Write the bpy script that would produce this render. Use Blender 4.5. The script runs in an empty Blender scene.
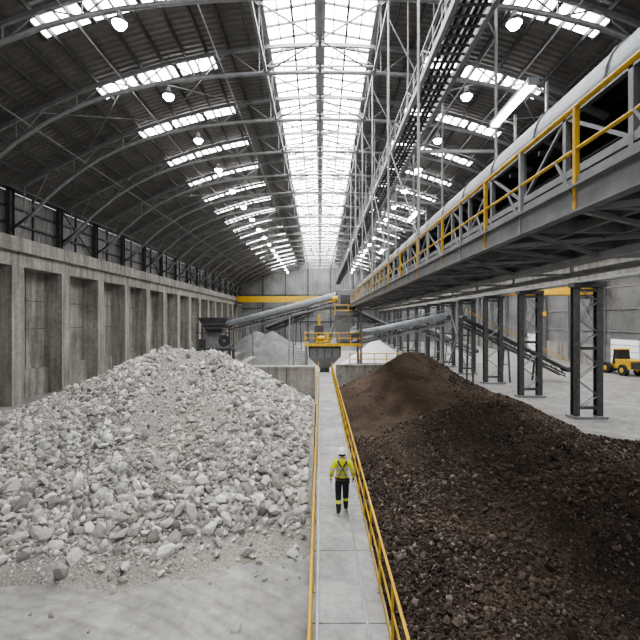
import bpy, bmesh, math, random
import numpy as np
from mathutils import Vector, Matrix
random.seed(7); rng=np.random.default_rng(7)
C=6.6   # camera height
scene=bpy.context.scene
try: scene.view_settings.look='AgX - Medium High Contrast'
except Exception as e: print(e)
# ---------------------------------------------------------------- materials
def newmat(name):
    m=bpy.data.materials.new(name); m.use_nodes=True
    nt=m.node_tree; b=nt.nodes['Principled BSDF']; return m,nt,b
def N(nt,t,**kw):
    n=nt.nodes.new(t)
    for k,v in kw.items(): setattr(n,k,v)
    return n
def ramp(nt,stops):
    r=N(nt,'ShaderNodeValToRGB'); el=r.color_ramp.elements
    while len(el)<len(stops): el.new(0.5)
    for e,(p,c) in zip(el,stops):
        e.position=p; e.color=(c[0],c[1],c[2],1)
    return r
def coords(nt,scale=(1,1,1)):
    tc=N(nt,'ShaderNodeTexCoord'); mp=N(nt,'ShaderNodeMapping'); mp.inputs['Scale'].default_value=scale
    nt.links.new(tc.outputs['Object'],mp.inputs['Vector']); return mp.outputs['Vector']
def noise(nt,vec,scale,detail=6,rough=.6,dist=0):
    n=N(nt,'ShaderNodeTexNoise'); n.inputs['Scale'].default_value=scale; n.inputs['Detail'].default_value=detail
    n.inputs['Roughness'].default_value=rough; n.inputs['Distortion'].default_value=dist
    nt.links.new(vec,n.inputs['Vector']); return n.outputs['Fac']
def bump(nt,b,h,strength,dist):
    bp=N(nt,'ShaderNodeBump'); bp.inputs['Strength'].default_value=strength; bp.inputs['Distance'].default_value=dist
    nt.links.new(h,bp.inputs['Height']); nt.links.new(bp.outputs['Normal'],b.inputs['Normal'])
def mixc(nt,fac,a,bb,mode='MIX'):
    m=N(nt,'ShaderNodeMix',data_type='RGBA',blend_type=mode)
    if isinstance(fac,(int,float)): m.inputs[0].default_value=fac
    else: nt.links.new(fac,m.inputs[0])
    for i,v in ((6,a),(7,bb)):
        if isinstance(v,tuple): m.inputs[i].default_value=(*v,1)
        else: nt.links.new(v,m.inputs[i])
    return m.outputs[2]
def simple(name,col,rough=.5,metal=0,var=.25,scale=3,bs=0.0):
    m,nt,b=newmat(name); v=coords(nt); n=noise(nt,v,scale)
    lo=tuple(c*(1-var) for c in col); hi=tuple(min(1,c*(1+var)) for c in col)
    r=ramp(nt,[(.3,lo),(.7,hi)]); nt.links.new(n,r.inputs[0]); nt.links.new(r.outputs[0],b.inputs['Base Color'])
    b.inputs['Roughness'].default_value=rough; b.inputs['Metallic'].default_value=metal
    if bs: bump(nt,b,n,bs,.02)
    return m
def concrete(name,lo,hi,streak=True,scale=.35):
    m,nt,b=newmat(name); v=coords(nt)
    n1=noise(nt,v,scale,8,.65,.4); n2=noise(nt,v,scale*9,5,.6)
    r=ramp(nt,[(.32,lo),(.68,hi)]); nt.links.new(n1,r.inputs[0])
    r2=ramp(nt,[(.25,(.72,.72,.72)),(.75,(1.12,1.12,1.12))]); nt.links.new(n2,r2.inputs[0])
    c=mixc(nt,1.0,r.outputs[0],r2.outputs[0],'MULTIPLY')
    if streak:
        vs=coords(nt,(1.3,1.3,.09)); n3=noise(nt,vs,1.6,5,.6)
        r3=ramp(nt,[(.36,(.5,.48,.45)),(.6,(1,1,1))]); nt.links.new(n3,r3.inputs[0])
        c=mixc(nt,.85,c,r3.outputs[0],'MULTIPLY')
    nt.links.new(c,b.inputs['Base Color']); b.inputs['Roughness'].default_value=.85
    bump(nt,b,n2,.35,.03)
    return m
def corrug(name,col,axis,period=.3,strength=.8):
    m,nt,b=newmat(name); v=coords(nt)
    w=N(nt,'ShaderNodeTexWave'); w.wave_type='BANDS'; w.bands_direction=axis; w.inputs['Scale'].default_value=(2*math.pi/20)/period
    nt.links.new(v,w.inputs['Vector'])
    n=noise(nt,v,.25,5); n2=noise(nt,v,2.5,4)
    r=ramp(nt,[(.3,tuple(c*.7 for c in col)),(.7,tuple(c*1.25 for c in col))]); nt.links.new(n,r.inputs[0])
    r2=ramp(nt,[(.3,(.85,.85,.85)),(.7,(1.1,1.1,1.1))]); nt.links.new(n2,r2.inputs[0])
    nt.links.new(mixc(nt,1.0,r.outputs[0],r2.outputs[0],'MULTIPLY'),b.inputs['Base Color'])
    b.inputs['Roughness'].default_value=.5; b.inputs['Metallic'].default_value=.2
    bump(nt,b,w.outputs['Fac'],strength,.08)
    return m
def emis(name,col,s):
    m,nt,b=newmat(name); b.inputs['Base Color'].default_value=(.8,.8,.8,1)
    b.inputs['Emission Color'].default_value=(*col,1); b.inputs['Emission Strength'].default_value=s
    return m
M={}
M['sky']=emis('skylight_panel_polycarbonate',(.99,.985,.995),16)
M['lamp']=emis('lamp_glow',(1,.97,.9),90)
M['tube']=emis('fluorescent_tube_glow',(1,.97,.88),28)
M['window']=emis('gate_translucent_panel',(.95,.98,1.0),.3)
M['steel']=simple('steel_grey_paint',(.26,.265,.27),.45,.35,.2)
M['steeld']=simple('steel_dark_paint',(.085,.086,.088),.5,.35,.3)
M['steell']=simple('steel_light_paint',(.37,.38,.385),.45,.35,.15)
M['galv']=simple('galvanised_cover',(.23,.25,.265),.45,.4,.25,1.2)
M['yellow']=simple('safety_yellow_paint',(.66,.41,.04),.5,0,.25)
M['rubber']=simple('rubber_belt',(.022,.022,.024),.7,0,.3)
M['grating']=simple('steel_grating',(.10,.10,.105),.55,.4,.3,8)
M['conc']=concrete('concrete_weathered',(.24,.23,.21),(.45,.435,.40))
M['conc2']=concrete('concrete_beam',(.29,.28,.26),(.46,.45,.42))
M['deck']=concrete('walkway_concrete',(.25,.25,.242),(.48,.475,.46),False,.8)
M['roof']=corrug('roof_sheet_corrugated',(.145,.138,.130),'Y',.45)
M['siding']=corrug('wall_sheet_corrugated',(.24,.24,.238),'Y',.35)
M['sidingx']=corrug('gable_sheet_corrugated',(.24,.25,.255),'X',.5)
def floor_mat():
    m,nt,b=newmat('dusty_concrete_floor'); v=coords(nt)
    n1=noise(nt,v,.3,8,.65,1.8); n2=noise(nt,v,2.2,7,.7)
    w=N(nt,'ShaderNodeTexWave'); w.wave_type='RINGS'; w.rings_direction='Z'; w.inputs['Scale'].default_value=.9; w.inputs['Distortion'].default_value=6; w.inputs['Detail'].default_value=5; w.inputs['Detail Scale'].default_value=.7
    tc=N(nt,'ShaderNodeTexCoord'); mp=N(nt,'ShaderNodeMapping'); mp.inputs['Location'].default_value=(7,-2,0); mp.inputs['Scale'].default_value=(.8,.9,1); nt.links.new(tc.outputs['Object'],mp.inputs['Vector']); nt.links.new(mp.outputs[0],w.inputs['Vector'])
    r=ramp(nt,[(.3,(.21,.205,.197)),(.5,(.31,.305,.29)),(.72,(.43,.425,.405))]); nt.links.new(n1,r.inputs[0])
    r2=ramp(nt,[(.3,(.62,.62,.62)),(.7,(1.18,1.18,1.17))]); nt.links.new(n2,r2.inputs[0])
    r3=ramp(nt,[(.05,(.70,.695,.68)),(.4,(1,1,1))]); nt.links.new(w.outputs['Fac'],r3.inputs[0])
    c=mixc(nt,1.0,r.outputs[0],r2.outputs[0],'MULTIPLY'); c=mixc(nt,.45,c,r3.outputs[0],'MULTIPLY')
    nt.links.new(c,b.inputs['Base Color']); b.inputs['Roughness'].default_value=.7
    bump(nt,b,n2,.5,.05); return m
M['floor']=floor_mat()
def rockmat(name,stops,dust=None,df=.35,sc=.35):
    m,nt,b=newmat(name); g=N(nt,'ShaderNodeNewGeometry'); v=coords(nt)
    r=ramp(nt,stops); nt.links.new(g.outputs['Random Per Island'],r.inputs[0])
    n=noise(nt,v,11,4); r2=ramp(nt,[(.3,(.78,.78,.78)),(.7,(1.1,1.1,1.1))]); nt.links.new(n,r2.inputs[0])
    c=mixc(nt,1.0,r.outputs[0],r2.outputs[0],'MULTIPLY')
    if dust:
        n3=noise(nt,v,sc,4); r4=ramp(nt,[(.45,(0,0,0)),(.62,(df,df,df))]); nt.links.new(n3,r4.inputs[0])
        c=mixc(nt,r4.outputs[0],c,dust)
    nt.links.new(c,b.inputs['Base Color']); b.inputs['Roughness'].default_value=.9
    b.inputs['Specular IOR Level'].default_value=.25
    return m
M['limestone']=rockmat('limestone_rock',[(0,(.17,.165,.158)),(.25,(.34,.335,.32)),(.6,(.51,.50,.475)),(1,(.80,.79,.76))],(.56,.52,.45),.35)
M['ore']=rockmat('dark_ore_gravel',[(0,(.026,.021,.018)),(.45,(.070,.055,.046)),(.8,(.125,.100,.083)),(1,(.26,.225,.195))],(.13,.097,.072),.55,.28)
def pilemat(name,lo,mid,hi,sc=14):
    m,nt,b=newmat(name); v=coords(nt); n1=noise(nt,v,.5,6,.6,.6); n2=noise(nt,v,sc,6,.7)
    vo=N(nt,'ShaderNodeTexVoronoi'); vo.inputs['Scale'].default_value=sc*.5; nt.links.new(v,vo.inputs['Vector'])
    r=ramp(nt,[(.3,lo),(.5,mid),(.7,hi)]); nt.links.new(n1,r.inputs[0])
    r2=ramp(nt,[(.3,(.65,.65,.65)),(.7,(1.15,1.15,1.15))]); nt.links.new(n2,r2.inputs[0])
    c=mixc(nt,1.0,r.outputs[0],r2.outputs[0],'MULTIPLY')
    nt.links.new(c,b.inputs['Base Color']); b.inputs['Roughness'].default_value=.95; b.inputs['Specular IOR Level'].default_value=.15
    ad=N(nt,'ShaderNodeMath',operation='ADD'); nt.links.new(n2,ad.inputs[0]); nt.links.new(vo.outputs['Distance'],ad.inputs[1])
    bump(nt,b,ad.outputs[0],.9,.06); return m
M['lime_fines_gap_shade']=pilemat('limestone_fines_gap_shade',(.30,.29,.265),(.39,.37,.33),(.48,.455,.41),22)  # fines, darkened to paint the shade in the gaps between rocks
M['ore_fines_gap_shade']=pilemat('ore_fines_gap_shade',(.048,.037,.030),(.085,.065,.051),(.13,.10,.078),24)  # ore fines, base tone lowered so gap shade is in the colour
M['soil']=pilemat('brown_soil',(.048,.036,.028),(.090,.067,.050),(.15,.112,.083),24)
M['greyagg']=pilemat('grey_aggregate',(.15,.15,.15),(.20,.20,.198),(.27,.27,.265),6)
M['whiteagg']=pilemat('white_aggregate',(.66,.65,.63),(.76,.75,.73),(.84,.83,.81),6)
# ---------------------------------------------------------------- mesh builder
class MB:
    def __init__(s): s.v=[];s.f=[];s.m=[];s.mats=[]
    def mi(s,k):
        if k not in s.mats: s.mats.append(k)
        return s.mats.index(k)
    def add(s,vs,fs,k):
        o=len(s.v); s.v+=[tuple(v) for v in vs]; i=s.mi(k)
        for f in fs: s.f.append([o+a for a in f]); s.m.append(i)
    def box(s,x0,x1,y0,y1,z0,z1,k):
        s.add([(x0,y0,z0),(x1,y0,z0),(x1,y1,z0),(x0,y1,z0),(x0,y0,z1),(x1,y0,z1),(x1,y1,z1),(x0,y1,z1)],
              [(0,3,2,1),(4,5,6,7),(0,1,5,4),(1,2,6,5),(2,3,7,6),(3,0,4,7)],k)
    def frame(s,p,q):
        p=Vector(p);q=Vector(q);d=(q-p).normalized(); up=Vector((0,0,1))
        if abs(d.z)>.98: up=Vector((0,1,0))
        a=d.cross(up).normalized(); b=a.cross(d).normalized(); return p,q,a,b
    def beam(s,p,q,w,h,k):
        p,q,a,b=s.frame(p,q); a=a*w/2;b=b*h/2
        s.add([p-a-b,p+a-b,p+a+b,p-a+b,q-a-b,q+a-b,q+a+b,q-a+b],
              [(0,3,2,1),(4,5,6,7),(0,1,5,4),(1,2,6,5),(2,3,7,6),(3,0,4,7)],k)
    def ibeam(s,p,q,w,h,k,t=.04):
        P,Q,a,b=s.frame(p,q)
        for sg in(-1,1): s.beam(P+b*sg*(h/2-t/2),Q+b*sg*(h/2-t/2),w,t,k)
        s.beam(P,Q,t,h-2*t,k)
    def cyl(s,p,q,r,k,n=10,r2=None):
        p,q,a,b=s.frame(p,q); r2=r if r2 is None else r2
        vs=[];fs=[]
        for i in range(n):
            t=2*math.pi*i/n; d=a*math.cos(t)+b*math.sin(t); vs.append(p+d*r)
        for i in range(n):
            t=2*math.pi*i/n; d=a*math.cos(t)+b*math.sin(t); vs.append(q+d*r2)
        for i in range(n): j=(i+1)%n; fs.append((i,n+i,n+j,j))
        fs.append(tuple(range(n))); fs.append(tuple(range(2*n-1,n-1,-1)))
        s.add(vs,fs,k)
    def obj(s,name,parent=None,loc=(0,0,0),smooth=False,bevel=0):
        me=bpy.data.meshes.new(name); me.from_pydata(s.v,[],s.f)
        for k in s.mats: me.materials.append(M[k])
        me.polygons.foreach_set('material_index',s.m)
        if smooth: me.polygons.foreach_set('use_smooth',[True]*len(s.f))
        me.update(); o=bpy.data.objects.new(name,me); scene.collection.objects.link(o); o.location=loc
        if parent: o.parent=parent
        if bevel:
            b=o.modifiers.new('bevel','BEVEL'); b.width=bevel; b.segments=2; b.limit_method='ANGLE'
        return o
def empty(name,loc=(0,0,0),rz=0):
    e=bpy.data.objects.new(name,None); e.location=loc; e.rotation_euler=(0,0,rz); scene.collection.objects.link(e); return e
# ---------------------------------------------------------------- shell
BAY=6.3; Y0=26.9-4*BAY; YS=[Y0+BAY*i for i in range(21)]; YEND=YS[-1]+1
HW=23.5; YB=-3.0
def skin(x): return C+17.8-.013*x*x
def bot(x): return C+15.6-.0045*x*x-2.02e-5*x**4
b=MB(); b.box(-26,42,YB-12,YEND+2,-.3,0,'floor'); b.obj('floor')
def skyhw(y): return 3.3+max(0,(y-24))*0.011
b=MB()
ysegs=[YB]+[y for y in YS if y>YB]+[YEND]
for y0,y1 in zip(ysegs[:-1],ysegs[1:]):
    for sg in(-1,1):
        fr=[i/12 for i in range(13)]
        for f0,f1 in zip(fr[:-1],fr[1:]):
            def X(f,y): w=skyhw(y); return sg*(w+(HW+.8-w)*f)
            p=[(X(f0,y0),y0),(X(f1,y0),y0),(X(f1,y1),y1),(X(f0,y1),y1)]
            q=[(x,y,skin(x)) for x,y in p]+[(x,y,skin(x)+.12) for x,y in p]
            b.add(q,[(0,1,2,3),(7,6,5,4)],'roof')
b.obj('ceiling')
b=MB()
for y0,y1 in zip(ysegs[:-1],ysegs[1:]):
    w0,w1=skyhw(y0),skyhw(y1)
    b.add([(-w0,y0,skin(w0)+.25),(0,y0,skin(0)+.7),(w0,y0,skin(w0)+.25),(-w1,y1,skin(w1)+.25),(0,y1,skin(0)+.7),(w1,y1,skin(w1)+.25)],
          [(0,1,4,3),(1,2,5,4)],'sky')
b.obj('window_1')
b=MB()
y=YB;k=0
while y<YEND:
    w=skyhw(y); t=.18 if k%5==0 else .09
    for sg in(-1,1): b.beam((sg*w,y,skin(w)+.18),(0,y,skin(0)+.63),t,.12,'steeld')
    y+=1.26;k+=1
for y0,y1 in zip(ysegs[:-1],ysegs[1:]):
    for f in(-1,-.75,-.5,-.25,-.06,.06,.25,.5,.75,1):
        w0,w1=skyhw(y0)*f,skyhw(y1)*f
        z0=skin(0)+.6-.45*abs(f)-.14*abs(f)
        big=abs(f) in(.06,1)
        b.beam((w0,y0,z0),(w1,y1,z0),.26 if big else (.14 if abs(f)==.5 else .07),.34 if big else .1,'steel' if big else 'steeld')
b.obj('skylight_frame')
b=MB()
for yt in YS[1:]:
    for sg in(-1,1):
        xs=[6.8+(14.6-6.8)*i/6 for i in range(7)]
        for x0,x1 in zip(xs[:-1],xs[1:]):
            ya=yt+.75; yb=yt+2.1
            v=[(sg*x0,ya,skin(x0)-.04),(sg*x1,ya,skin(x1)-.04),(sg*x1,yb,skin(x1)-.04),(sg*x0,yb,skin(x0)-.04)]
            b.add(v,[(0,1,2,3)],'sky')
b.obj('window_2')
b=MB()
for yt in YS[1:]:
    for sg in(-1,1):
        for i in range(0,7):
            x=6.8+7.8*i/6; t=.14 if i%2==0 else .05
            b.box(sg*x-t,sg*x+t,yt+.7,yt+2.15,skin(x)-.16,skin(x)-.06,'steeld')
b.obj('roof_light_frame')
b=MB()
for i in range(15):
    for sg in(-1,1):
        x=sg*(4.4+i*1.38); b.box(x-.05,x+.05,YB,YEND,skin(x)-.32,skin(x)-.06,'steeld')
for x in(-18,-12,-6,6,12,18):
    b.cyl((x,YB,bot(x)+.05),(x,YEND,bot(x)+.05),.045,'steel',6)
for i,(y0,y1) in enumerate(zip(YS[:-1],YS[1:])):
    if i%3==1:
        for sg in(-1,1):
            for xa,xb in((6,12),(12,18)):
                b.beam((sg*xa,y0,skin(xa)-.5),(sg*xb,y1,skin(xb)-.5),.05,.05,'steel'); b.beam((sg*xb,y0,skin(xb)-.5),(sg*xa,y1,skin(xa)-.5),.05,.05,'steel')
b.obj('roof_purlins')
b=MB()
nx=24; xs=[-23+46*i/nx for i in range(nx+1)]
for x0,x1 in zip(xs[:-1],xs[1:]):
    b.cyl((x0,0,bot(x0)),(x1,0,bot(x1)),.13,'steel',8)
    b.beam((x0,0,skin(x0)-.45),(x1,0,skin(x1)-.45),.16,.22,'steel')
for i,x in enumerate(xs):
    if i%2==0: b.beam((x,0,bot(x)),(x,0,skin(x)-.45),.06,.06,'steel')
    if i<nx:
        a=(x,0,bot(x)) if i%2==0 else (x,0,skin(x)-.45); x1=xs[i+1]
        c=(x1,0,skin(x1)-.45) if i%2==0 else (x1,0,bot(x1))
        b.beam(a,c,.06,.06,'steel')
tm=None
for i,y in enumerate(YS):
    if tm is None: o=b.obj('roof_truss',loc=(0,y,0)); tm=o.data
    else:
        o=bpy.data.objects.new('roof_truss',tm); scene.collection.objects.link(o); o.location=(0,y,0)
b=MB()
for x in(-3.4,0,3.4):
    zb=bot(x)+.05
    b.beam((x,YB,zb),(x,YEND-.4,zb),.16,.16,'steel')
    for y0,y1 in zip(YS[:-1],YS[1:]):
        ym=(y0+y1)/2; zt=skin(x)-.1
        if x!=0:
            b.beam((x,y0,zb),(x,ym,zt),.07,.07,'steel'); b.beam((x,ym,zt),(x,y1,zb),.07,.07,'steel'); b.beam((x,ym,zt),(x,ym,zb),.06,.06,'steel')
for y0,y1 in zip(YS[:-1],YS[1:]):
    z=bot(3.4)+.05
    for s0 in(-1,1):
        b.beam((s0*3.4,y0,z),(0,(y0+y1)/2,bot(0)),.07,.07,'steel'); b.beam((s0*3.4,y1,z),(0,(y0+y1)/2,bot(0)),.07,.07,'steel')
    b.beam((-3.4,y0,z+.4),(3.4,y0,z+.4),.1,.1,'steel')
b.obj('skylight_girder')
# left wall
b=MB()
b.box(-25.6,-25.1,YB,YEND,0,C+4.5,'conc')
b.box(-25.1,-23.6,YB,YEND,C+4.2,C+5.3,'conc2'); b.box(-25.6,-23.2,YB,YEND,C+5.3,C+6.4,'conc2')
yc=[YS[0]+BAY*i for i in range(21)]
for y in yc:
    b.box(-25.1,-23.5,y-.65,y+.65,0,C+4.2,'conc2')
    b.box(-25.1,-24.7,y+.65,y+BAY-.65,0,2.4,'conc')
for z in(5.8,8.2): b.box(-25.12,-25.07,YB,YEND,z,z+.06,'steeld')
for y in yc: b.box(-25.12,-25.08,y+BAY/2-.03,y+BAY/2+.03,2.4,C+4.2,'steeld')
b.obj('wall_left')
b=MB()
b.box(-24.6,-24.5,YB,YEND,C+6.4,skin(24.3),'siding')
for y in yc:
    b.ibeam((-24.1,y,C+6.4),(-24.1,y,skin(24)-.1),.35,.5,'steeld')
    b.beam((-24.1,y,C+7),(-22.4,y,bot(22.4)),.14,.14,'steeld')
for z in(7.6,8.9,10.2): b.box(-24.5,-24.3,YB,YEND,C+z,C+z+.14,'steeld')
for i,(y0,y1) in enumerate(zip(yc[:-1],yc[1:])):
    b.box(-24.5,-24.35,(y0+y1)/2-.08,(y0+y1)/2+.08,C+6.4,C+10.2,'steeld')
    if i%3==0:
        b.beam((-24.2,y0,C+6.5),(-24.2,y1,C+10.5),.1,.1,'steeld'); b.beam((-24.2,y1,C+6.5),(-24.2,y0,C+10.5),.1,.1,'steeld')
b.obj('wall_left_cladding')
b=MB()
xs2=[-25.5+50*i/28 for i in range(29)]
for x0,x1 in zip(xs2[:-1],xs2[1:]):
    b.add([(x0,YEND,0),(x1,YEND,0),(x1,YEND,skin(x1)+.8),(x0,YEND,skin(x0)+.8)],[(0,1,2,3)],'sidingx')
for i in range(8): b.box(-24+i*6.8-.15,-24+i*6.8+.15,YEND-.3,YEND-.02,0,skin(-24+i*6.8),'steeld')
for z in(6,10,14): b.box(-24.4,24,YEND-.25,YEND-.05,z,z+.25,'steeld')
b.box(24.5,41,YEND,YEND+.1,0,C+8,'sidingx')
b.obj('wall_far')
b=MB()
b.box(40,40.4,YB,YEND,0,3.0,'conc'); b.box(40.1,40.3,YB,YEND,3.0,C+7,'siding')
for i in range(20):
    y=28.8+7.8*(i-4)
    if YB<y<YEND:
        b.ibeam((39.8,y,0),(39.8,y,C+6.5),.4,.6,'steel')
        if i%2==0 and y+7.8<YEND: b.beam((39.8,y,3.2),(39.8,y+7.8,C+6),.14,.14,'steel'); b.beam((39.8,y+7.8,3.2),(39.8,y,C+6),.14,.14,'steel')
for z in(5,8,11): b.box(39.9,40.1,YB,YEND,z,z+.16,'steel')
b.box(23.5,23.7,YB,YEND,C+6.9,skin(23.5)+.1,'siding')
b.obj('wall_right')
b=MB()
for i in (3,6):
    y=28.8+7.8*i+1.2
    b.box(39.93,39.99,y,y+5.2,.05,4.0,'window')
    for j in range(5): b.box(39.88,39.93,y,y+5.2,.8*j+.05,.8*j+.12,'steel')
b.obj('door_1')
b=MB()
b.add([(23.7,YB,C+7.4),(40.3,YB,C+6.7),(40.3,YEND,C+6.7),(23.7,YEND,C+7.4)],[(0,1,2,3)],'roof')
for i in range(6): x=25+i*2.9; b.box(x-.06,x+.06,YB,YEND,C+6.55,C+6.75,'steeld')
for i in range(-3,16):
    y=28.8+7.8*i
    if y<YEND: b.beam((18.7,y,C+5.0),(40,y,C+6.3),.25,.3,'steeld'); b.beam((18,y,C+6.2),(40,y,C+6.5),.2,.2,'steeld')
b.obj('ceiling_aisle')
b=MB()
for i in range(-3,15):
    y=28.8+7.8*i+2.5; b.box(26,37,y,y+1.6,C+6.45,C+6.5,'sky')  # glowing strips added to brighten the side aisle
b.obj('aisle_fill_panels')
b=MB()
b.box(17.6,18.4,YB,YEND-.6,C+2.6,C+4.0,'conc2'); b.box(17.4,18.6,YB,YEND-.6,C+3.85,C+4.1,'steell'); b.box(17.4,18.6,YB,YEND-.6,C+2.52,C+2.65,'steell')
b.obj('crane_runway_girder')
b=MB()
for s0 in(-.78,.78):
    b.ibeam((s0,0,.15),(s0,0,C+2.5),.42,.42,'steeld',.05)
z=.5; k=1
while z<C+1.6:
    for yy in(-.16,.16): b.beam((-.7*k,yy,z),(.7*k,yy,z+1.05),.10,.03,'steel')
    z+=1.05;k=-k
for z in(.6,4.6,C+1.9): b.box(-.6,.6,-.2,.2,z,z+.2,'steeld')
b.box(-1.15,1.15,-.5,.5,0,.16,'steel'); b.box(-1.05,1.05,-.35,.35,C+2.2,C+2.5,'steeld')
cm=None
for i in range(-2,16):
    y=28.8+7.8*i
    if y>YEND: break
    if cm is None: o=b.obj('lattice_column',loc=(18,y,0)); cm=o.data
    else: o=bpy.data.objects.new('lattice_column',cm); scene.collection.objects.link(o); o.location=(18,y,0)
b=MB()
for y in YS: b.ibeam((18,y,C+4.12),(18,y,bot(18)),.3,.3,'steeld')
for i in(3,6,9):
    y=28.8+7.8*i
    b.beam((18,y+.3,.4),(18,y+7.5,C+2),.16,.16,'steel'); b.beam((18,y+7.5,.4),(18,y+.3,C+2),.16,.16,'steel')
b.obj('roof_support_posts')
b=MB(); b.box(-6.6,-.35,30.8,31.5,0,3.1,'conc'); b.box(-6.7,-.35,30.75,31.55,3.1,3.25,'conc2')
for x in(-2.4,-4.5): b.box(x-.03,x+.03,30.78,30.8,0,3.1,'steeld')
b.box(-6.7,-6.1,31.5,41,0,3.1,'conc'); b.obj('bay_divider_wall')
b=MB(); b.box(1.5,8.5,39.9,40.5,0,2.3,'conc'); b.box(1.5,8.5,39.85,40.55,2.3,2.42,'conc2'); b.obj('bay_divider_wall')
# ---------------------------------------------------------------- walkway
WZ=1.2; XL=-.1; XR=1.13
b=MB()
b.box(XL-.12,XR+.12,-2,44,0,WZ-.12,'conc')
y=-2
while y<44:
    b.box(XL-.12,XR+.12,y+.01,min(y+2.4,44)-.01,WZ-.12,WZ,'deck'); y+=2.4
b.box(XL+.02,XL+.08,-2,44,WZ,WZ+.03,'steell'); b.box(XR-.32,XR-.26,-2,44,WZ,WZ+.02,'steel')
b.obj('walkway',bevel=.01)
def railing(name,x,y0,y1,z,step=1.5,h=1.1):
    b=MB()
    b.cyl((x,y0,z+h),(x,y1,z+h),.026,'yellow',8); b.cyl((x,y0,z+h*.55),(x,y1,z+h*.55),.02,'yellow',8)
    b.box(x-.008,x+.008,y0,y1,z+.02,z+.13,'yellow')
    y=y0
    while y<=y1+.01:
        b.cyl((x,y,z),(x,y,z+h),.024,'yellow',8); b.box(x-.06,x+.06,y-.06,y+.06,z,z+.015,'steel'); y+=step
    return b.obj(name)
railing('walkway_railing',XL-.05,-2,44,WZ); railing('walkway_railing',XR+.06,-2,44,WZ)
# ---------------------------------------------------------------- conveyor gallery
G0,G1=-2,47; XI,XO=3.3,5.9; GZ=C+1.45
par=empty('conveyor_gallery',(0,0,0))
b=MB()
for x in(XI,XO): b.ibeam((x,G0,GZ+.1),(x,G1,GZ+.1),.16,.36,'steel',.03)
b.box(XI,XO,G0,G1,GZ+.22,GZ+.26,'grating')
y=G0;k=0
while y<G1:
    b.beam((XI,y,GZ+.08),(XO,y,GZ+.08),.1,.2,'steel')
    a,c=(XI,XO) if k%2 else (XO,XI)
    if y+1.5<=G1: b.beam((a,y,GZ-.02),(c,y+1.5,GZ-.02),.07,.07,'steell')
    y+=1.5;k+=1
for x in(4.2,5.0): b.beam((x,G0,GZ+.05),(x,G1,GZ+.05),.08,.14,'steel')
b.beam((XO,G0,GZ-.4),(XO,G1,GZ-.4),.1,.12,'steell'); b.beam((XI+1.3,G0,GZ-.4),(XI+1.3,G1,GZ-.4),.1,.12,'steell')
y=G0
while y<G1: b.beam((XI+1.3,y,GZ-.4),(XO,y,GZ),.06,.06,'steel'); b.beam((XI+1.3,y,GZ-.4),(XI,y,GZ),.06,.06,'steel'); b.beam((XI+1.3,y,GZ-.4),(XO,y,GZ-.4),.06,.06,'steel'); b.beam((XO,y,GZ-.4),(XO,y,GZ),.06,.06,'steel'); y+=3
b.obj('deck',par)
b=MB()
for h,r in((1.05,.034),(.5,.026)): b.cyl((XI,G0,GZ+.25+h),(XI,G1,GZ+.25+h),r,'yellow',8)
b.box(XI-.01,XI+.01,G0,G1,GZ+.27,GZ+.40,'steel')
y=G0;k=0
while y<=G1:
    b.beam((XI,y,GZ-.05),(XI,y,GZ+1.3),.06,.06,'steell' if k%2==0 else 'yellow'); b.beam((XI-.02,y,GZ+.1),(XI-.02,y+.45,GZ+.75),.03,.03,'steel')
    y+=1.5;k+=1
b.obj('handrail',par)
b=MB()
for x in(4.05,5.5):
    b.beam((x,G0,C+3.35),(x,G1,C+3.35),.09,.2,'steel'); b.beam((x,G0,C+2.35),(x,G1,C+2.35),.08,.12,'steel')
    y=G0;k=0
    while y<G1:
        b.beam((x,y,GZ+.2),(x,y,C+3.4),.09,.09,'steel')
        za,zb=(C+2.35,C+3.3) if k%2 else (C+3.3,C+2.35)
        if y+1.5<=G1: b.beam((x,y,za),(x,y+1.5,zb),.05,.05,'steel')
        y+=1.5;k+=1
y=G0+.3
while y<G1:
    b.cyl((4.1,y,C+3.38),(4.5,y,C+3.2),.07,'steel',8); b.cyl((4.5,y,C+3.2),(5.05,y,C+3.2),.07,'steeld',8); b.cyl((5.05,y,C+3.2),(5.45,y,C+3.38),.07,'steeld',8)
    b.beam((4.05,y,C+3.08),(5.5,y,C+3.08),.06,.08,'steeld'); b.cyl((4.15,y,C+2.45),(5.4,y,C+2.45),.06,'steel',8); y+=1.2
b.box(5.52,5.56,G0,G1,C+2.0,C+3.4,'steeld')
b.obj('frame',par)
b=MB()
b.add([(4.1,G0,C+3.5),(4.5,G0,C+3.29),(5.05,G0,C+3.29),(5.45,G0,C+3.5),(4.1,G1,C+3.5),(4.5,G1,C+3.29),(5.05,G1,C+3.29),(5.45,G1,C+3.5)],[(0,1,5,4),(1,2,6,5),(2,3,7,6)],'rubber')
b.box(4.15,5.4,G0,G1,C+2.52,C+2.55,'rubber'); b.obj('belt',par)
b=MB(); n=14
ring=[(4.775-.76*math.cos(math.pi*i/n),C+3.42+.66*math.sin(math.pi*i/n)) for i in range(n+1)]
vs=[(x,G0,z) for x,z in ring]+[(x,G1,z) for x,z in ring]
b.add(vs,[(i,i+1,n+2+i,n+1+i) for i in range(n)],'galv'); b.obj('cover',par,smooth=True)
b=MB(); y=G0
while y<G1:
    for i in range(n):
        (x0,z0),(x1,z1)=ring[i],ring[i+1]; b.beam((x0,y,z0),(x1,y,z1),.06,.05,'steel')
    y+=2.0
b.obj('cover_ribs',par)
b=MB()
for y in YS:
    if 8<y<48:
        for x in(XI,XO): b.cyl((x,y,GZ),(x,y,bot(x)),.05,'steell',8)
        b.beam((XI,y,GZ+4.2),(XO,y,GZ+4.2),.08,.1,'steel')
        b.beam((XI,y,bot(3)-1),(XO,y,GZ+8),.05,.05,'steel')
        b.beam((XI,y,GZ+4.2),(XO,y,GZ+8),.05,.05,'steel')
        b.beam((XI,y,GZ+1.3),(XI,y+BAY,GZ+7),.04,.04,'steel')
b.obj('hangers',par)
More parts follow.
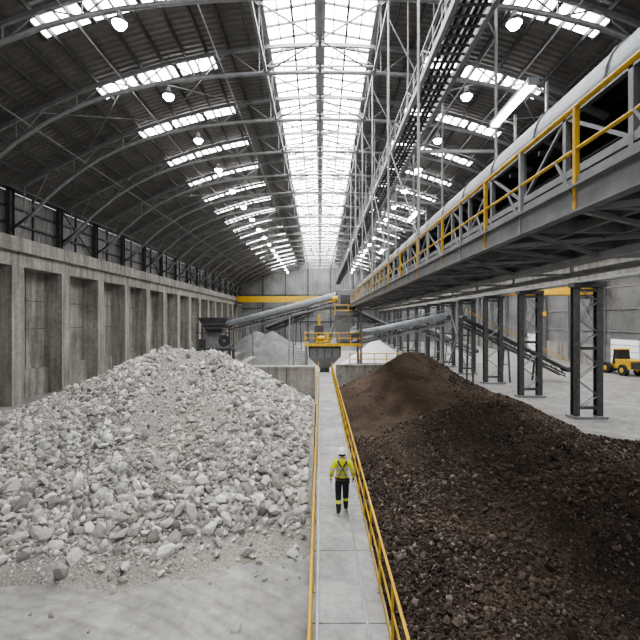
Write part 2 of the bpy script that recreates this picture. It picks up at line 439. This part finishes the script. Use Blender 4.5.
for y in(10.8,23.4,36.0):
    lp=empty('linear_light_fixture',(5.4,y,C+6.0)); b=MB(); L=2.4
    b.box(-.13,.13,0,L,.05,.13,'steell'); b.cyl((-.06,.05,.0),(-.06,L-.05,.0),.045,'tube',8); b.cyl((.06,.05,0),(.06,L-.05,0),.045,'tube',8)
    for yy in(.3,L-.3): b.beam((0,yy,.1),(.5,yy,-.1),.04,.04,'steel'); b.beam((.5,yy,.2),(.5,yy,-4.3),.06,.06,'steel')
    b.box(-.14,.14,-.03,.03,-.05,.14,'steel'); b.box(-.14,.14,L-.03,L+.03,-.05,.14,'steel')
    b.obj('fixture',lp)
par=empty('overhead_catwalk'); b=MB()
cz=C+10.0; ca,cb=4.25,5.5; c0,c1=0,120
for x in(ca,cb):
    b.beam((x,c0,cz),(x,c1,cz),.16,.28,'steel'); b.beam((x,c0,cz+1.1),(x,c1,cz+1.1),.08,.08,'steel'); b.beam((x,c0,cz+.55),(x,c1,cz+.55),.05,.05,'steel')
    y=c0;k=0
    while y<c1:
        b.beam((x,y,cz),(x,y,cz+1.1),.06,.06,'steel')
        if k%2==0: b.beam((x,y,cz),(x,y+1.6,cz+1.1),.05,.05,'steel')
        y+=1.6;k+=1
y=c0
while y<c1: b.beam((ca,y,cz-.02),(cb,y,cz-.02),.06,.08,'steeld'); y+=.5
for x in(4.55,4.8,5.05,5.25): b.beam((x,c0,cz+.08),(x,c1,cz+.08),.12,.06,'rubber')
for y in YS:
    if 0<y<120:
        for x in(ca,cb): b.beam((x,y,cz),(x,y,bot(x)),.06,.06,'steel')
b.obj('truss',par)
lm=None
for y in [20+6.5*i for i in range(18)]:
    for x in(-9.4,9.1):
        if lm is None:
            b=MB(); b.cyl((0,0,0),(0,0,.28),.36,'steeld',16,.16); b.cyl((0,0,.28),(0,0,.55),.13,'steel',12); b.cyl((0,0,-.22),(0,0,.0),.2,'lamp',16,.34); b.cyl((0,0,.55),(0,0,2.6),.012,'steeld',5)
            o=b.obj('high_bay_lamp',loc=(x,y,C+13.9)); lm=o.data
        else: o=bpy.data.objects.new('high_bay_lamp',lm); scene.collection.objects.link(o); o.location=(x,y,C+13.9)
def crane(x0,x1,y,z,h=1.0):
    b=MB(); b.box(x0,x1,y,y+.6,z,z+h,'yellow'); b.box(x0,x1,y+2.2,y+2.8,z,z+h,'yellow')
    for x in(x0,x1-.8): b.box(x,x+.8,y-.6,y+3.4,z-.5,z+.1,'steeld')
    xm=(x0*.4+x1*.6); b.box(xm,xm+2,y+.1,y+2.7,z+h,z+h+.7,'steel'); b.cyl((xm+1,y+1.4,z+h),(xm+1,y+1.4,z-2.5),.05,'steeld'); b.box(xm+.7,xm+1.3,y+1.1,y+1.7,z-3,z-2.4,'yellow')
    b.obj('overhead_crane')
crane(-23,17.3,118,C+5.0,1.6); crane(18.7,39.4,60,C+3.6,1.1)
# ---------------------------------------------------------------- inclined conveyors
def conveyor(p,q,w=1.0,cover=True,legs=(),mat='steel'):
    par=empty('inclined_conveyor'); p=Vector(p);q=Vector(q); d=(q-p); L=d.length; d.normalize(); side=d.cross(Vector((0,0,1))).normalized(); up=side.cross(d)
    b=MB()
    for s0 in(-1,1):
        o=side*s0*w/2
        b.beam(p+o,q+o,.1,.2,mat); b.beam(p+o-up*.8,q+o-up*.8,.1,.12,mat)
        n=int(L/1.2)
        for i in range(n):
            a=p+o+d*(L*i/n); c=p+o+d*(L*(i+1)/n)
            b.beam(a,a-up*.8,.06,.06,mat)
            b.beam(a if i%2 else a-up*.8, c-up*.8 if i%2 else c,.05,.05,mat)
        b.beam(p+o+up*.9,q+o+up*.9,.05,.05,'yellow' if not cover else mat)
    b.beam(p+up*.12,q+up*.12,w*.8,.05,'rubber'); b.beam(p-up*.5,q-up*.5,w*.8,.04,'rubber')
    for e in(p,q): b.cyl(e-side*w*.55,e+side*w*.55,.28,'steeld',12)
    b.obj('frame',par)
    if cover:
        b=MB(); n=10; vs=[]
        for e in(p,q):
            for i in range(n+1):
                t=math.pi*i/n; vs.append(e+side*math.cos(t)*w*.55+up*(.1+.5*math.sin(t)))
        b.add(vs,[(i,i+1,n+2+i,n+1+i) for i in range(n)],'galv'); b.obj('cover',par,smooth=True)
    if legs:
        b=MB()
        for t in legs:
            a=p+d*L*t-up*.8
            for s0 in(-1,1): b.beam(a+side*s0*w/2,Vector((a.x,a.y,0))+side*s0*w*.9,.16,.16,mat)
            b.beam(a*.5+Vector((a.x,a.y,0))*.5-side*w*.7,a*.5+Vector((a.x,a.y,0))*.5+side*w*.7,.1,.1,mat)
        b.obj('trestle_legs',par)
conveyor((2.0,48.5,C+2.6),(-11.2,52,C-.7),1.1,True,(.42,.8))
conveyor((3.2,47.2,C-2.0),(14.8,50,C+.3),1.1,True,(.5,.9))
conveyor((15.4,46,C+.2),(26.5,46,C-5.3),1.1,False,(.1,.45,.75),'steeld')
conveyor((13.2,62,C-.3),(24,66,C-4.8),1.0,True,(.2,.6))
conveyor((5.5,78,C+2.0),(16,84,C-2.5),1.0,True,(.2,.6),'steeld')
conveyor((-1.5,72,C+1.5),(-9.5,78,C-1.5),1.0,True,(.3,.8),'steeld')
# ---------------------------------------------------------------- transfer hopper
par=empty('transfer_hopper',(1.0,46.4,0))
def frust(b,x,y,z0,a0,z1,a1,k):
    b.add([(x-a0,y-a0*.8,z0),(x+a0,y-a0*.8,z0),(x+a0,y+a0*.8,z0),(x-a0,y+a0*.8,z0),(x-a1,y-a1*.8,z1),(x+a1,y-a1*.8,z1),(x+a1,y+a1*.8,z1),(x-a1,y+a1*.8,z1)],
      [(0,3,2,1),(4,5,6,7),(0,1,5,4),(1,2,6,5),(2,3,7,6),(3,0,4,7)],k)
b=MB(); frust(b,-.5,0,1.4,.5,2.7,1.7,'steell'); frust(b,-.5,0,2.7,1.7,3.7,1.75,'steel'); b.box(-1.0,0,-.5,.5,.5,1.4,'steeld')
for i in range(5): x=-2.1+3.2*i/4; b.box(x-.04,x+.04,-1.45,-1.38,2.7,3.7,'steeld')
frust(b,1.5,.2,4.2,.7,6.3,.8,'steel'); frust(b,1.5,.2,6.3,.8,7.6,1.2,'steell'); b.box(.9,3.4,-.4,1.6,8.0,9.9,'steel'); frust(b,1.7,.4,7.4,1.0,8.1,1.2,'steeld')
b.cyl((.3,-.7,8.9),(.9,-.7,8.9),.3,'yellow',12); b.box(1.2,3.0,-.5,-.4,8.3,9.3,'steeld')
b.cyl((-1.3,-.2,4.6),(-.5,-.2,4.6),.3,'yellow',14); b.box(-1.5,-.2,-.5,.4,4.14,4.35,'yellow'); b.cyl((-.1,.2,4.14),(-.1,.2,5.2),.2,'yellow',12)
b.box(-2.2,-1.7,.2,.9,4.14,5.4,'steel'); b.box(-1.6,-.6,.9,1.7,4.14,6.0,'steeld'); b.cyl((-1.1,1.3,6.0),(-1.1,1.3,7.2),.15,'yellow',10); b.cyl((-.2,1.0,4.14),(.9,.6,7.0),.18,'steell',10)
b.obj('hopper_body',par,bevel=.03)
b=MB(); b.box(-2.6,3.4,-1.8,2,4.0,4.14,'grating'); b.box(-2.6,3.4,-1.85,-1.75,3.85,4.15,'yellow')
b.box(.6,3.4,-1.0,2.2,7.0,7.1,'grating')
for x in(-2.5,3.3):
    for y in(-1.7,1.9): b.ibeam((x,y,0),(x,y,4 if x<0 else 8),.22,.22,'steel')
b.beam((3.3,-1.7,.5),(3.3,1.9,3.8),.08,.08,'steel'); b.beam((-2.5,-1.7,4),(3.3,-1.7,7.9),.07,.07,'steel')
def rails(z,x0,x1,y0,y1):
    for h in(.55,1.1):
        for p,q in(((x0,y0),(x1,y0)),((x0,y0),(x0,y1)),((x1,y0),(x1,y1))): b.cyl((*p,z+h),(*q,z+h),.045,'yellow',6)
    n=max(2,int((x1-x0)/1.1))
    for i in range(n+1): x=x0+(x1-x0)*i/n; b.cyl((x,y0,z),(x,y0,z+1.1),.045,'yellow',6)
rails(4.14,-2.6,3.4,-1.8,2); rails(7.1,.6,3.4,-1.0,2.2)
b.box(2.0,7.0,-3.2,-1.9,2.0,2.1,'grating'); rails(2.1,2.0,7.0,-3.2,-1.9)
for x in(2.1,4.5,6.9): b.beam((x,-3.1,0),(x,-3.1,2.0),.14,.14,'steel')
for i in range(12): b.box(-3.3,-2.6,-1.8-.28*(i+1)+3.4,-1.8-.28*i+3.4,.3+.3*i,.34+.3*i,'grating')
b.obj('platform',par)
# ---------------------------------------------------------------- crusher
par=empty('crusher_plant',(-13.2,54,0)); b=MB()
frust(b,0,0,5.0,.9,6.9,1.9,'steeld'); frust(b,0,0,3.1,1.2,5.0,.95,'steel'); b.box(-2.2,2.2,-1.4,1.4,2.8,3.1,'steeld')
for x in(-2,2):
    for y in(-1.2,1.2): b.ibeam((x,y,0),(x,y,2.8),.3,.3,'steeld'); b.beam((x,y,3.1),(x,y,6.2),.14,.14,'steeld')
b.beam((-2,-1.2,.2),(2,-1.2,2.7),.12,.12,'steeld'); b.cyl((1.3,-1.0,4.0),(1.3,-.7,4.0),.75,'steeld',20); b.cyl((1.3,-1.1,4.0),(1.3,-.6,4.0),.15,'steel',10)
b.box(-1.9,-1.0,-1,0,3.1,4.2,'steeld'); frust(b,0,0,1.2,.4,2.8,.9,'steeld')
for h in(.6,1.1): b.cyl((-2.2,-1.4,5+h),(2.2,-1.4,5+h),.03,'steel',6)
b.box(-2.2,2.2,-1.5,-.9,4.95,5.05,'grating'); b.obj('crusher_body',par,bevel=.02)
# ---------------------------------------------------------------- wheel loader
par=empty('wheel_loader',(36.7,52,0),0); b=MB()
b.box(-.9,.9,-2.6,-.2,.8,1.9,'yellow'); b.box(-.7,.7,-2.7,-2.5,.9,1.7,'steeld'); b.box(-.5,.5,-.2,1.6,.7,1.2,'yellow')
b.add([(-.7,-.6,1.9),(.7,-.6,1.9),(.7,.6,1.2),(-.7,.6,1.2),(-.65,-.5,3.0),(.65,-.5,3.0),(.65,.4,3.0),(-.65,.4,3.0)],[(0,3,2,1),(4,5,6,7),(0,1,5,4),(1,2,6,5),(2,3,7,6),(3,0,4,7)],'rubber')
b.box(-.75,.75,-.6,.5,3.0,3.12,'yellow')
for x in(-.45,.45): b.beam((x,.8,1.2),(x,2.6,.6),.14,.3,'yellow')
b.add([(-1.2,2.5,.1),(1.2,2.5,.1),(1.2,3.5,.12),(-1.2,3.5,.12),(-1.2,2.4,1.1),(1.2,2.4,1.1)],[(0,1,2,3),(0,4,5,1),(0,3,4),(1,5,2)],'steeld')
b.obj('loader_body',par,bevel=.03); b=MB()
for x in(-1.15,.7):
    for y in(-1.7,1.2): b.cyl((x,y,.68),(x+.45,y,.68),.68,'rubber',20); b.cyl((x-.02,y,.68),(x+.47,y,.68),.3,'yellow',14)
b.obj('wheels',par)
# ---------------------------------------------------------------- piles
def h2(ix,iy,s): 
    a=np.sin(ix*127.1+iy*311.7+s*74.7)*43758.5453; return a-np.floor(a)
def vn(x,y,s):
    ix=np.floor(x);iy=np.floor(y);fx=x-ix;fy=y-iy; fx=fx*fx*(3-2*fx);fy=fy*fy*(3-2*fy)
    return (h2(ix,iy,s)*(1-fx)+h2(ix+1,iy,s)*fx)*(1-fy)+(h2(ix,iy+1,s)*(1-fx)+h2(ix+1,iy+1,s)*fx)*fy
def fbm(x,y,s,o=4):
    r=0;a=.5;f=1
    for i in range(o): r=r+a*(vn(x*f,y*f,s+i)-.5); a*=.5; f*=2.07
    return r
def seg(x,y,A,B,s):
    ax,ay,az=A;bx,by,bz=B; dx,dy=bx-ax,by-ay; L=dx*dx+dy*dy
    t=np.clip(((x-ax)*dx+(y-ay)*dy)/L,0,1) if L>0 else 0*x
    d=np.hypot(x-ax-t*dx,y-ay-t*dy); return az+(bz-az)*t-s*(np.sqrt(d*d+.25)-.5)
def smax(l,k=4): 
    r=0
    for a in l: r=r+np.exp(k*np.clip(a,-5,9))
    return np.log(r)/k
def hL(x,y):
    h=smax([seg(x,y,(-5.6,21.5,5.05),(-7.9,22,5.1),.55),seg(x,y,(-7.9,22,4.75),(-19,23,1.0),.42),seg(x,y,(-3.0,19,2.8),(-3.2,18.5,2.8),.44),seg(x,y,(-8.5,17.8,2.3),(-13,17.4,1.7),.44)])-.12
    h=h+.5*fbm(x*.4,y*.4,3,2)+.07*fbm(x*2,y*2,9,2)
    ap=seg(x,y,(-2,14.2,.28),(-12,14.2,.34),.115)+.25*fbm(x*.8,y*.8,15)
    return np.maximum(h,ap)
def hR1(x,y):
    h=smax([seg(x,y,(6.4,30.5,4.35),(6.9,31,4.35),.6),seg(x,y,(9.5,27,2.3),(10.5,26.5,2.2),.45),seg(x,y,(3.5,26,1.0),(4,24,1.0),.3)])-.1
    return h+.35*fbm(x*.5,y*.5,21)+.08*fbm(x*2.5,y*2.5,22)
def hR2(x,y):
    h=smax([seg(x,y,(6.3,17.4,3.35),(7.2,17.7,3.35),.52),seg(x,y,(8.0,10.6,3.1),(10.5,11.0,3.3),.52),seg(x,y,(3.6,8,1.2),(4.2,11,1.4),.24),seg(x,y,(9,17.8,2.3),(14.5,18.5,1.3),.4),seg(x,y,(3.,14,1.2),(3.2,19,1.3),.26),seg(x,y,(5.0,13.4,2.0),(5.2,13.6,2.0),.5),seg(x,y,(11.5,14.5,1.9),(11.8,14.7,1.9),.4),seg(x,y,(4.6,7.6,1.6),(4.8,7.8,1.6),.4)],9)-.2
    return h+.6*fbm(x*.5,y*.5,31)+.16*fbm(x*1.9,y*1.9,33)
def fastmesh(name,v,f,mat,parent=None,smooth=False):
    me=bpy.data.meshes.new(name); me.vertices.add(len(v)); me.vertices.foreach_set('co',v.astype(np.float32).ravel())
    k=f.shape[1]; me.loops.add(f.size); me.loops.foreach_set('vertex_index',f.astype(np.int32).ravel())
    me.polygons.add(len(f)); me.polygons.foreach_set('loop_start',np.arange(0,f.size,k,dtype=np.int32)); me.polygons.foreach_set('loop_total',np.full(len(f),k,dtype=np.int32))
    me.polygons.foreach_set('use_smooth',np.full(len(f),smooth)); me.update(calc_edges=True); me.validate()
    me.materials.append(M[mat]); o=bpy.data.objects.new(name,me); scene.collection.objects.link(o)
    if parent: o.parent=parent
    return o
def heap(name,hf,x0,x1,y0,y1,res,mat,parent=None,fine=.03):
    nx=int((x1-x0)/res)+1;ny=int((y1-y0)/res)+1
    X,Y=np.meshgrid(np.linspace(x0,x1,nx),np.linspace(y0,y1,ny)); Z=hf(X,Y)+fine*(fbm(X*9,Y*9,50,2)*2); Z=np.maximum(Z,-.12)
    v=np.stack([X,Y,Z],-1).reshape(-1,3); idx=np.arange(nx*ny).reshape(ny,nx)
    f=np.stack([idx[:-1,:-1],idx[:-1,1:],idx[1:,1:],idx[1:,:-1]],-1).reshape(-1,4)
    keep=(v[f][:,:,2].max(1)>-.02); f=f[keep]
    used=np.unique(f); mp=-np.ones(len(v),int); mp[used]=np.arange(len(used)); v=v[used]; f=mp[f]
    return fastmesh(name,v,f,mat,parent,True)
def ico(sub):
    bm=bmesh.new(); bmesh.ops.create_icosphere(bm,subdivisions=sub,radius=1); v=np.array([x.co[:] for x in bm.verts]); f=np.array([[a.index for a in t.verts] for t in bm.faces]); bm.free(); return v,f
def rocks(name,pos,size,mat,parent=None,sub=1,jit=.3):
    v,f=ico(sub); K=40; protos=v[None]*(1+jit*(rng.random((K,len(v),1))-.5)*2)+.2*(rng.random((K,len(v),3))-.5)
    n=len(pos); k=rng.integers(0,K,n); sc=np.stack([rng.uniform(.85,1.5,n),rng.uniform(.65,1.1,n),rng.uniform(.45,.9,n)],-1)*size[:,None]
    P=protos[k]*sc[:,None,:]
    q=rng.normal(size=(n,4)); q/=np.linalg.norm(q,axis=1)[:,None]; w,x,y,z=q.T
    R=np.stack([1-2*(y*y+z*z),2*(x*y-z*w),2*(x*z+y*w),2*(x*y+z*w),1-2*(x*x+z*z),2*(y*z-x*w),2*(x*z-y*w),2*(y*z+x*w),1-2*(x*x+y*y)],-1).reshape(n,3,3)
    P=np.einsum('nij,nvj->nvi',R,P)+pos[:,None,:]
    F=(f[None]+(np.arange(n)*len(v))[:,None,None]).reshape(-1,3)
    return fastmesh(name,P.reshape(-1,3),F,mat,parent)
def scatter(hf,n,x0,x1,y0,y1,mask=None,minh=.03):
    x=rng.uniform(x0,x1,n);y=rng.uniform(y0,y1,n);h=hf(x,y);k=h>minh
    if mask is not None: k&=rng.random(n)<mask(x,y,h)
    return x[k],y[k],h[k]
def thin(x,y,h,s,factor):
    # greedy size-ordered spacing so rocks sit side by side with dark gaps instead of merging
    order=np.argsort(-s); cell=.12; grid={}; keep=[]
    for i in order:
        r=s[i]*factor; R=int((r+.2*factor)/cell)+1; cx=int(x[i]/cell); cy=int(y[i]/cell); ok=True
        R=min(R,3)
        for gx in range(cx-R,cx+R+1):
            for gy in range(cy-R,cy+R+1):
                for j in grid.get((gx,gy),()):
                    if (x[i]-x[j])**2+(y[i]-y[j])**2<((s[i]+s[j])*factor*.5)**2: ok=False;break
                if not ok: break
            if not ok: break
        if ok: keep.append(i); grid.setdefault((cx,cy),[]).append(i)
    k=np.array(keep); return x[k],y[k],h[k],s[k]
par=empty('limestone_stockpile')
heap('heap',hL,-23.2,-.24,8,30.7,.1,'lime_fines_gap_shade',par)
def fines(x,y): return np.clip((fbm(x*.6+2,y*.22,77,3)+.03)*8,0,1)
def mk(x,y,h): return (1-.92*fines(x,y)*np.clip((h-.8)/1.3,0,1))*np.clip((h-.25)/.3,.05,1)
x,y,h=scatter(hL,85000,-20,-.45,9,26,mk); s=np.clip(rng.lognormal(math.log(.056),.48,len(x)),.03,.19)*np.where(h<1.3,1.15,.92)
s=np.minimum(s,np.maximum((-.24-x)*.7,.05)); x,y,h,s=thin(x,y,h,s,1.4)
print('rocks',len(x)); rocks('rocks',np.stack([x,y,h+s*.45],-1),s,'limestone',par,1)
x,y,h=scatter(hL,60000,-18,-.4,9.5,24,lambda x,y,h:(1-.5*fines(x,y))*np.clip((h-.1)/.3,.1,1)); s=np.clip(rng.lognormal(math.log(.028),.35,len(x)),.014,.06)
rocks('small_stones',np.stack([x,y,h+s*.2],-1),s,'limestone',par,1)
x=rng.uniform(-14,-.5,1200);y=rng.uniform(8.5,15,1200);h=hL(x,y);k=(h<.4)&(rng.random(1200)<np.exp(np.minimum((y-12.3)*.8,0))*.8); x,y,h=x[k],y[k],h[k]; s=np.clip(rng.lognormal(math.log(.036),.6,len(x)),.012,.15)
rocks('loose_rocks',np.stack([x,y,np.maximum(h,0)+s*.4],-1),s,'limestone',par,1)
par=empty('soil_stockpile'); heap('heap',hR1,1.27,16,20,39.7,.1,'soil',par)
x,y,h=scatter(hR1,16000,1.5,15.5,20.5,36,lambda x,y,h:np.clip((x-8+2*fbm(x*.4,y*.4,5))*.5,.05,.9)); s=np.clip(rng.lognormal(math.log(.045),.4,len(x)),.025,.13)
rocks('lumps',np.stack([x,y,h+s*.2],-1),s,'ore',par)
par=empty('ore_stockpile'); heap('heap',hR2,1.27,16.4,1.5,26,.08,'ore_fines_gap_shade',par)
def mo(x,y,h): return 1-.9*np.clip((fbm(x*.35+5,y*.35,91,3)+.05)*7,0,1)
x,y,h=scatter(hR2,85000,1.4,15,4,23,mo); s=np.clip(rng.lognormal(math.log(.034),.42,len(x)),.02,.11)
s=np.minimum(s,(x-1.3)*.8+.02); x,y,h,s=thin(x,y,h,s,1.4)
print('gravel',len(x)); rocks('gravel',np.stack([x,y,h+s*.45],-1),s,'ore',par)
x,y,h=scatter(hR2,65000,1.35,12,4,18); s=np.clip(rng.lognormal(math.log(.02),.3,len(x)),.012,.04)
rocks('fine_gravel',np.stack([x,y,h+s*.3],-1),s,'ore',par)
def cone(cx,cy,H,s,sd): return lambda x,y: H-s*np.sqrt((x-cx)**2+(y-cy)**2+.3)+.5*fbm(x*.5,y*.5,sd)
heap('aggregate_stockpile',cone(-7.3,66,5.2,.72,61),-15,0,58,74,.2,'greyagg')
heap('aggregate_stockpile',cone(7.6,58,4.3,.78,62),1.5,13.2,51.5,66,.2,'whiteagg')
heap('aggregate_stockpile',cone(8.5,100,5.5,.62,63),0,16.5,90,110,.3,'greyagg')
heap('aggregate_stockpile',cone(-14,95,4.5,.6,64),-23,-4,86,105,.3,'greyagg')
# ---------------------------------------------------------------- worker
def skinned(name,verts,edges,radii,root,sub=2):
    me=bpy.data.meshes.new(name); me.from_pydata(verts,edges,[]); o=bpy.data.objects.new(name,me); scene.collection.objects.link(o)
    sk=o.modifiers.new('skin','SKIN'); sk.use_smooth_shade=True
    for i,r in enumerate(radii):
        d=me.skin_vertices[0].data[i]; d.radius=r if isinstance(r,tuple) else (r,r); d.use_root=(i==root)
    ss=o.modifiers.new('sub','SUBSURF'); ss.levels=sub; ss.render_levels=sub
    bpy.context.view_layer.update(); dg=bpy.context.evaluated_depsgraph_get()
    m2=bpy.data.meshes.new_from_object(o.evaluated_get(dg)); o.modifiers.clear(); o.data=m2
    m2.polygons.foreach_set('use_smooth',[True]*len(m2.polygons)); return o
def hivis():
    m,nt,b=newmat('hi_vis_jacket_fabric'); tc=N(nt,'ShaderNodeTexCoord'); sp=N(nt,'ShaderNodeSeparateXYZ'); nt.links.new(tc.outputs['Object'],sp.inputs[0])
    def band(sock,c,w):
        s=N(nt,'ShaderNodeMath',operation='COMPARE'); s.inputs[1].default_value=c; s.inputs[2].default_value=w; nt.links.new(sock,s.inputs[0]); return s.outputs[0]
    fz=band(sp.outputs[2],1.10,.028); fz2=band(sp.outputs[2],1.24,.028)
    ab=N(nt,'ShaderNodeMath',operation='ABSOLUTE'); nt.links.new(sp.outputs[0],ab.inputs[0]); fx=band(ab.outputs[0],.105,.022)
    mx=N(nt,'ShaderNodeMath',operation='MAXIMUM'); nt.links.new(fz,mx.inputs[0]); nt.links.new(fz2,mx.inputs[1])
    mx2=N(nt,'ShaderNodeMath',operation='MAXIMUM'); nt.links.new(mx.outputs[0],mx2.inputs[0]); nt.links.new(fx,mx2.inputs[1])
    c=mixc(nt,mx2.outputs[0],(.72,.74,.02),(.42,.44,.42)); nt.links.new(c,b.inputs['Base Color']); b.inputs['Roughness'].default_value=.7
    bump(nt,b,noise(nt,tc.outputs['Object'],14),.5,.02); return m
def trousers():
    m,nt,b=newmat('work_trousers_fabric'); tc=N(nt,'ShaderNodeTexCoord'); sp=N(nt,'ShaderNodeSeparateXYZ'); nt.links.new(tc.outputs['Object'],sp.inputs[0])
    s=N(nt,'ShaderNodeMath',operation='COMPARE'); s.inputs[1].default_value=.36; s.inputs[2].default_value=.04; nt.links.new(sp.outputs[2],s.inputs[0])
    c=mixc(nt,s.outputs[0],(.018,.02,.026),(.60,.66,.08)); nt.links.new(c,b.inputs['Base Color']); b.inputs['Roughness'].default_value=.8
    bump(nt,b,noise(nt,tc.outputs['Object'],12),.5,.02); return m
M['jacket']=hivis(); M['pants']=trousers(); M['skin']=simple('skin',(.55,.34,.25),.55,0,.08); M['boot']=simple('boot_leather',(.03,.022,.018),.6)
M['helmet']=simple('helmet_plastic',(.82,.82,.82),.3,0,.03); M['hair']=simple('hair_brown',(.05,.03,.02),.7); M['glove']=simple('work_glove',(.06,.06,.06),.8)
M['eye']=simple('eye_white',(.7,.7,.7),.3)
wk=empty('worker',(.62,11.95,WZ))
V=[(0,0,.97),(0,0,1.08),(0,.01,1.22),(0,.01,1.36),(0,0,1.46),(0,.01,1.535),(0,.02,1.60),(0,.03,1.67),(0,.025,1.745),
 (.10,0,.90),(.105,.09,.52),(.105,.08,.30),(.11,.10,.10),(.12,.24,.055),
 (-.10,0,.90),(-.105,.03,.52),(-.105,-.10,.31),(-.11,-.20,.13),(-.12,-.08,.05),
 (.195,0,1.43),(.29,-.05,1.17),(.315,.07,.98),
 (-.195,0,1.43),(-.29,-.06,1.17),(-.315,.05,.97)]
E=[(0,1),(1,2),(2,3),(3,4),(4,5),(5,6),(6,7),(7,8),(0,9),(9,10),(10,11),(11,12),(12,13),(0,14),(14,15),(15,16),(16,17),(17,18),(4,19),(19,20),(20,21),(4,22),(22,23),(23,24)]
Rr=[(.185,.14),(.18,.14),(.19,.15),(.205,.15),(.13,.11),(.062,.062),(.075,.08),(.082,.1),(.07,.085),
 .118,.09,.082,.062,.048,.118,.09,.082,.062,.048,.095,.075,.052,.095,.075,.052]
body=skinned('body',V,E,Rr,0,3); body.parent=wk
me=body.data
for k in('jacket','pants','skin','boot','glove'): me.materials.append(M[k])
for p in me.polygons:
    c=p.center; arm=abs(c.x)>.225
    if c.z>1.53: mi=2
    elif c.z>.95 or (arm and c.z>.86): mi=0
    elif c.z<.16: mi=3
    else: mi=1
    p.material_index=mi
for sg,wr in((1,Vector((.317,.075,.965))),(-1,Vector((-.317,.055,.955)))):
    vs=[wr,wr+Vector((0,.015,-.05)),wr+Vector((0,.02,-.095))]; es=[(0,1),(1,2)]; rr=[(.026,.026),(.022,.038),(.018,.036)]
    hnd=skinned('palm',vs,es,rr,0,2); hnd.data.materials.append(M['glove']); hnd.parent=wk
    for i,(o,L) in enumerate(((-.030,.068),(-.010,.078),(.010,.073),(.029,.056))):
        a=wr+Vector((0,.018-o,-.088)); p1=a+Vector((-sg*.004,.006,-L*.45)); p2=p1+Vector((-sg*.014,.008,-L*.32)); p3=p2+Vector((-sg*.018,.004,-L*.2))
        fg=skinned('finger_%d'%(i+1),[a,p1,p2,p3],[(0,1),(1,2),(2,3)],[.0095,.009,.0085,.007],0,1); fg.data.materials.append(M['glove']); fg.parent=wk
    a=wr+Vector((-sg*.008,.04,-.035)); th=skinned('thumb',[a,a+Vector((-sg*.012,.028,-.03)),a+Vector((-sg*.02,.034,-.062))],[(0,1),(1,2)],[.012,.0105,.008],0,1); th.data.materials.append(M['glove']); th.parent=wk
b=MB(); n=24; rings=8; vs=[];fs=[]
for j in range(rings+1):
    t=math.pi/2*j/rings
    for i in range(n): a=2*math.pi*i/n; vs.append((.125*math.cos(t)*math.cos(a),.025+.15*math.cos(t)*math.sin(a),1.69+.145*math.sin(t)))
for j in range(rings):
    for i in range(n): k=(i+1)%n; fs.append((j*n+i,j*n+k,(j+1)*n+k,(j+1)*n+i))
b.add(vs,fs,'helmet')
vs=[]
for i in range(n):
    a=2*math.pi*i/n; vs.append((.124*math.cos(a),.025+.149*math.sin(a),1.692))
for i in range(n):
    a=2*math.pi*i/n; ex=.018+.05*max(0,math.sin(a))**2
    vs.append(((.124+.018)*math.cos(a),.025+(.149+ex)*math.sin(a),1.68))
b.add(vs,[(i,(i+1)%n,n+(i+1)%n,n+i) for i in range(n)],'helmet')
b.beam((0,-.12,1.70),(0,-.05,1.825),.03,.012,'helmet')
b.obj('helmet',wk,smooth=True)
b=MB(); b.cyl((0,.13,1.675),(0,.155,1.64),.012,'skin',8,.018); b.box(-.025,.025,.118,.128,1.595,1.605,'boot')
for x in(-.032,.032): b.cyl((x,.108,1.668),(x,.124,1.668),.013,'eye',10); b.cyl((x,.12,1.668),(x,.126,1.668),.006,'boot',8)
for x in(-.088,.088): b.cyl((x-.008,.02,1.655),(x+.008,.02,1.655),.028,'skin',10)
b.obj('face',wk,smooth=True)
b=MB()
b.add([(.095*math.cos(a),.025+.105*math.sin(a),z) for z in(1.60,1.70) for a in [math.pi+math.pi*i/12 for i in range(13)]],[(i,i+1,14+i,13+i) for i in range(12)],'hair'); b.obj('hair',wk,smooth=True)
b=MB()
for s0 in(-1,1):
    b.beam((s0*.12,-.12,1.47),(0,-.168,1.30),.05,.014,'boot'); b.beam((0,-.168,1.30),(s0*.13,-.15,1.02),.05,.014,'boot')
    b.beam((s0*.12,-.12,1.47),(s0*.12,.06,1.53),.04,.012,'boot')
b.box(-.035,.035,-.185,-.155,1.26,1.34,'steell')
n=20
for i in range(n):
    a0,a1=2*math.pi*i/n,2*math.pi*(i+1)/n; b.beam((.195*math.cos(a0),.155*math.sin(a0),.99),(.195*math.cos(a1),.155*math.sin(a1),.99),.014,.06,'boot')
b.box(.12,.2,-.17,-.1,.88,1.02,'boot')
b.obj('harness',wk)
# ---------------------------------------------------------------- world, camera
w=bpy.data.worlds.new('overcast'); scene.world=w; w.use_nodes=True; nt=w.node_tree; bg=nt.nodes['Background']
bg.inputs[0].default_value=(.94,.96,1,1); bg.inputs[1].default_value=.7
cam=bpy.data.cameras.new('camera'); cam.lens=24; cam.sensor_width=36; cam.clip_end=600; co=bpy.data.objects.new('camera',cam); scene.collection.objects.link(co)
co.location=(0,0,C); co.rotation_euler=(math.radians(90),0,0); scene.camera=co
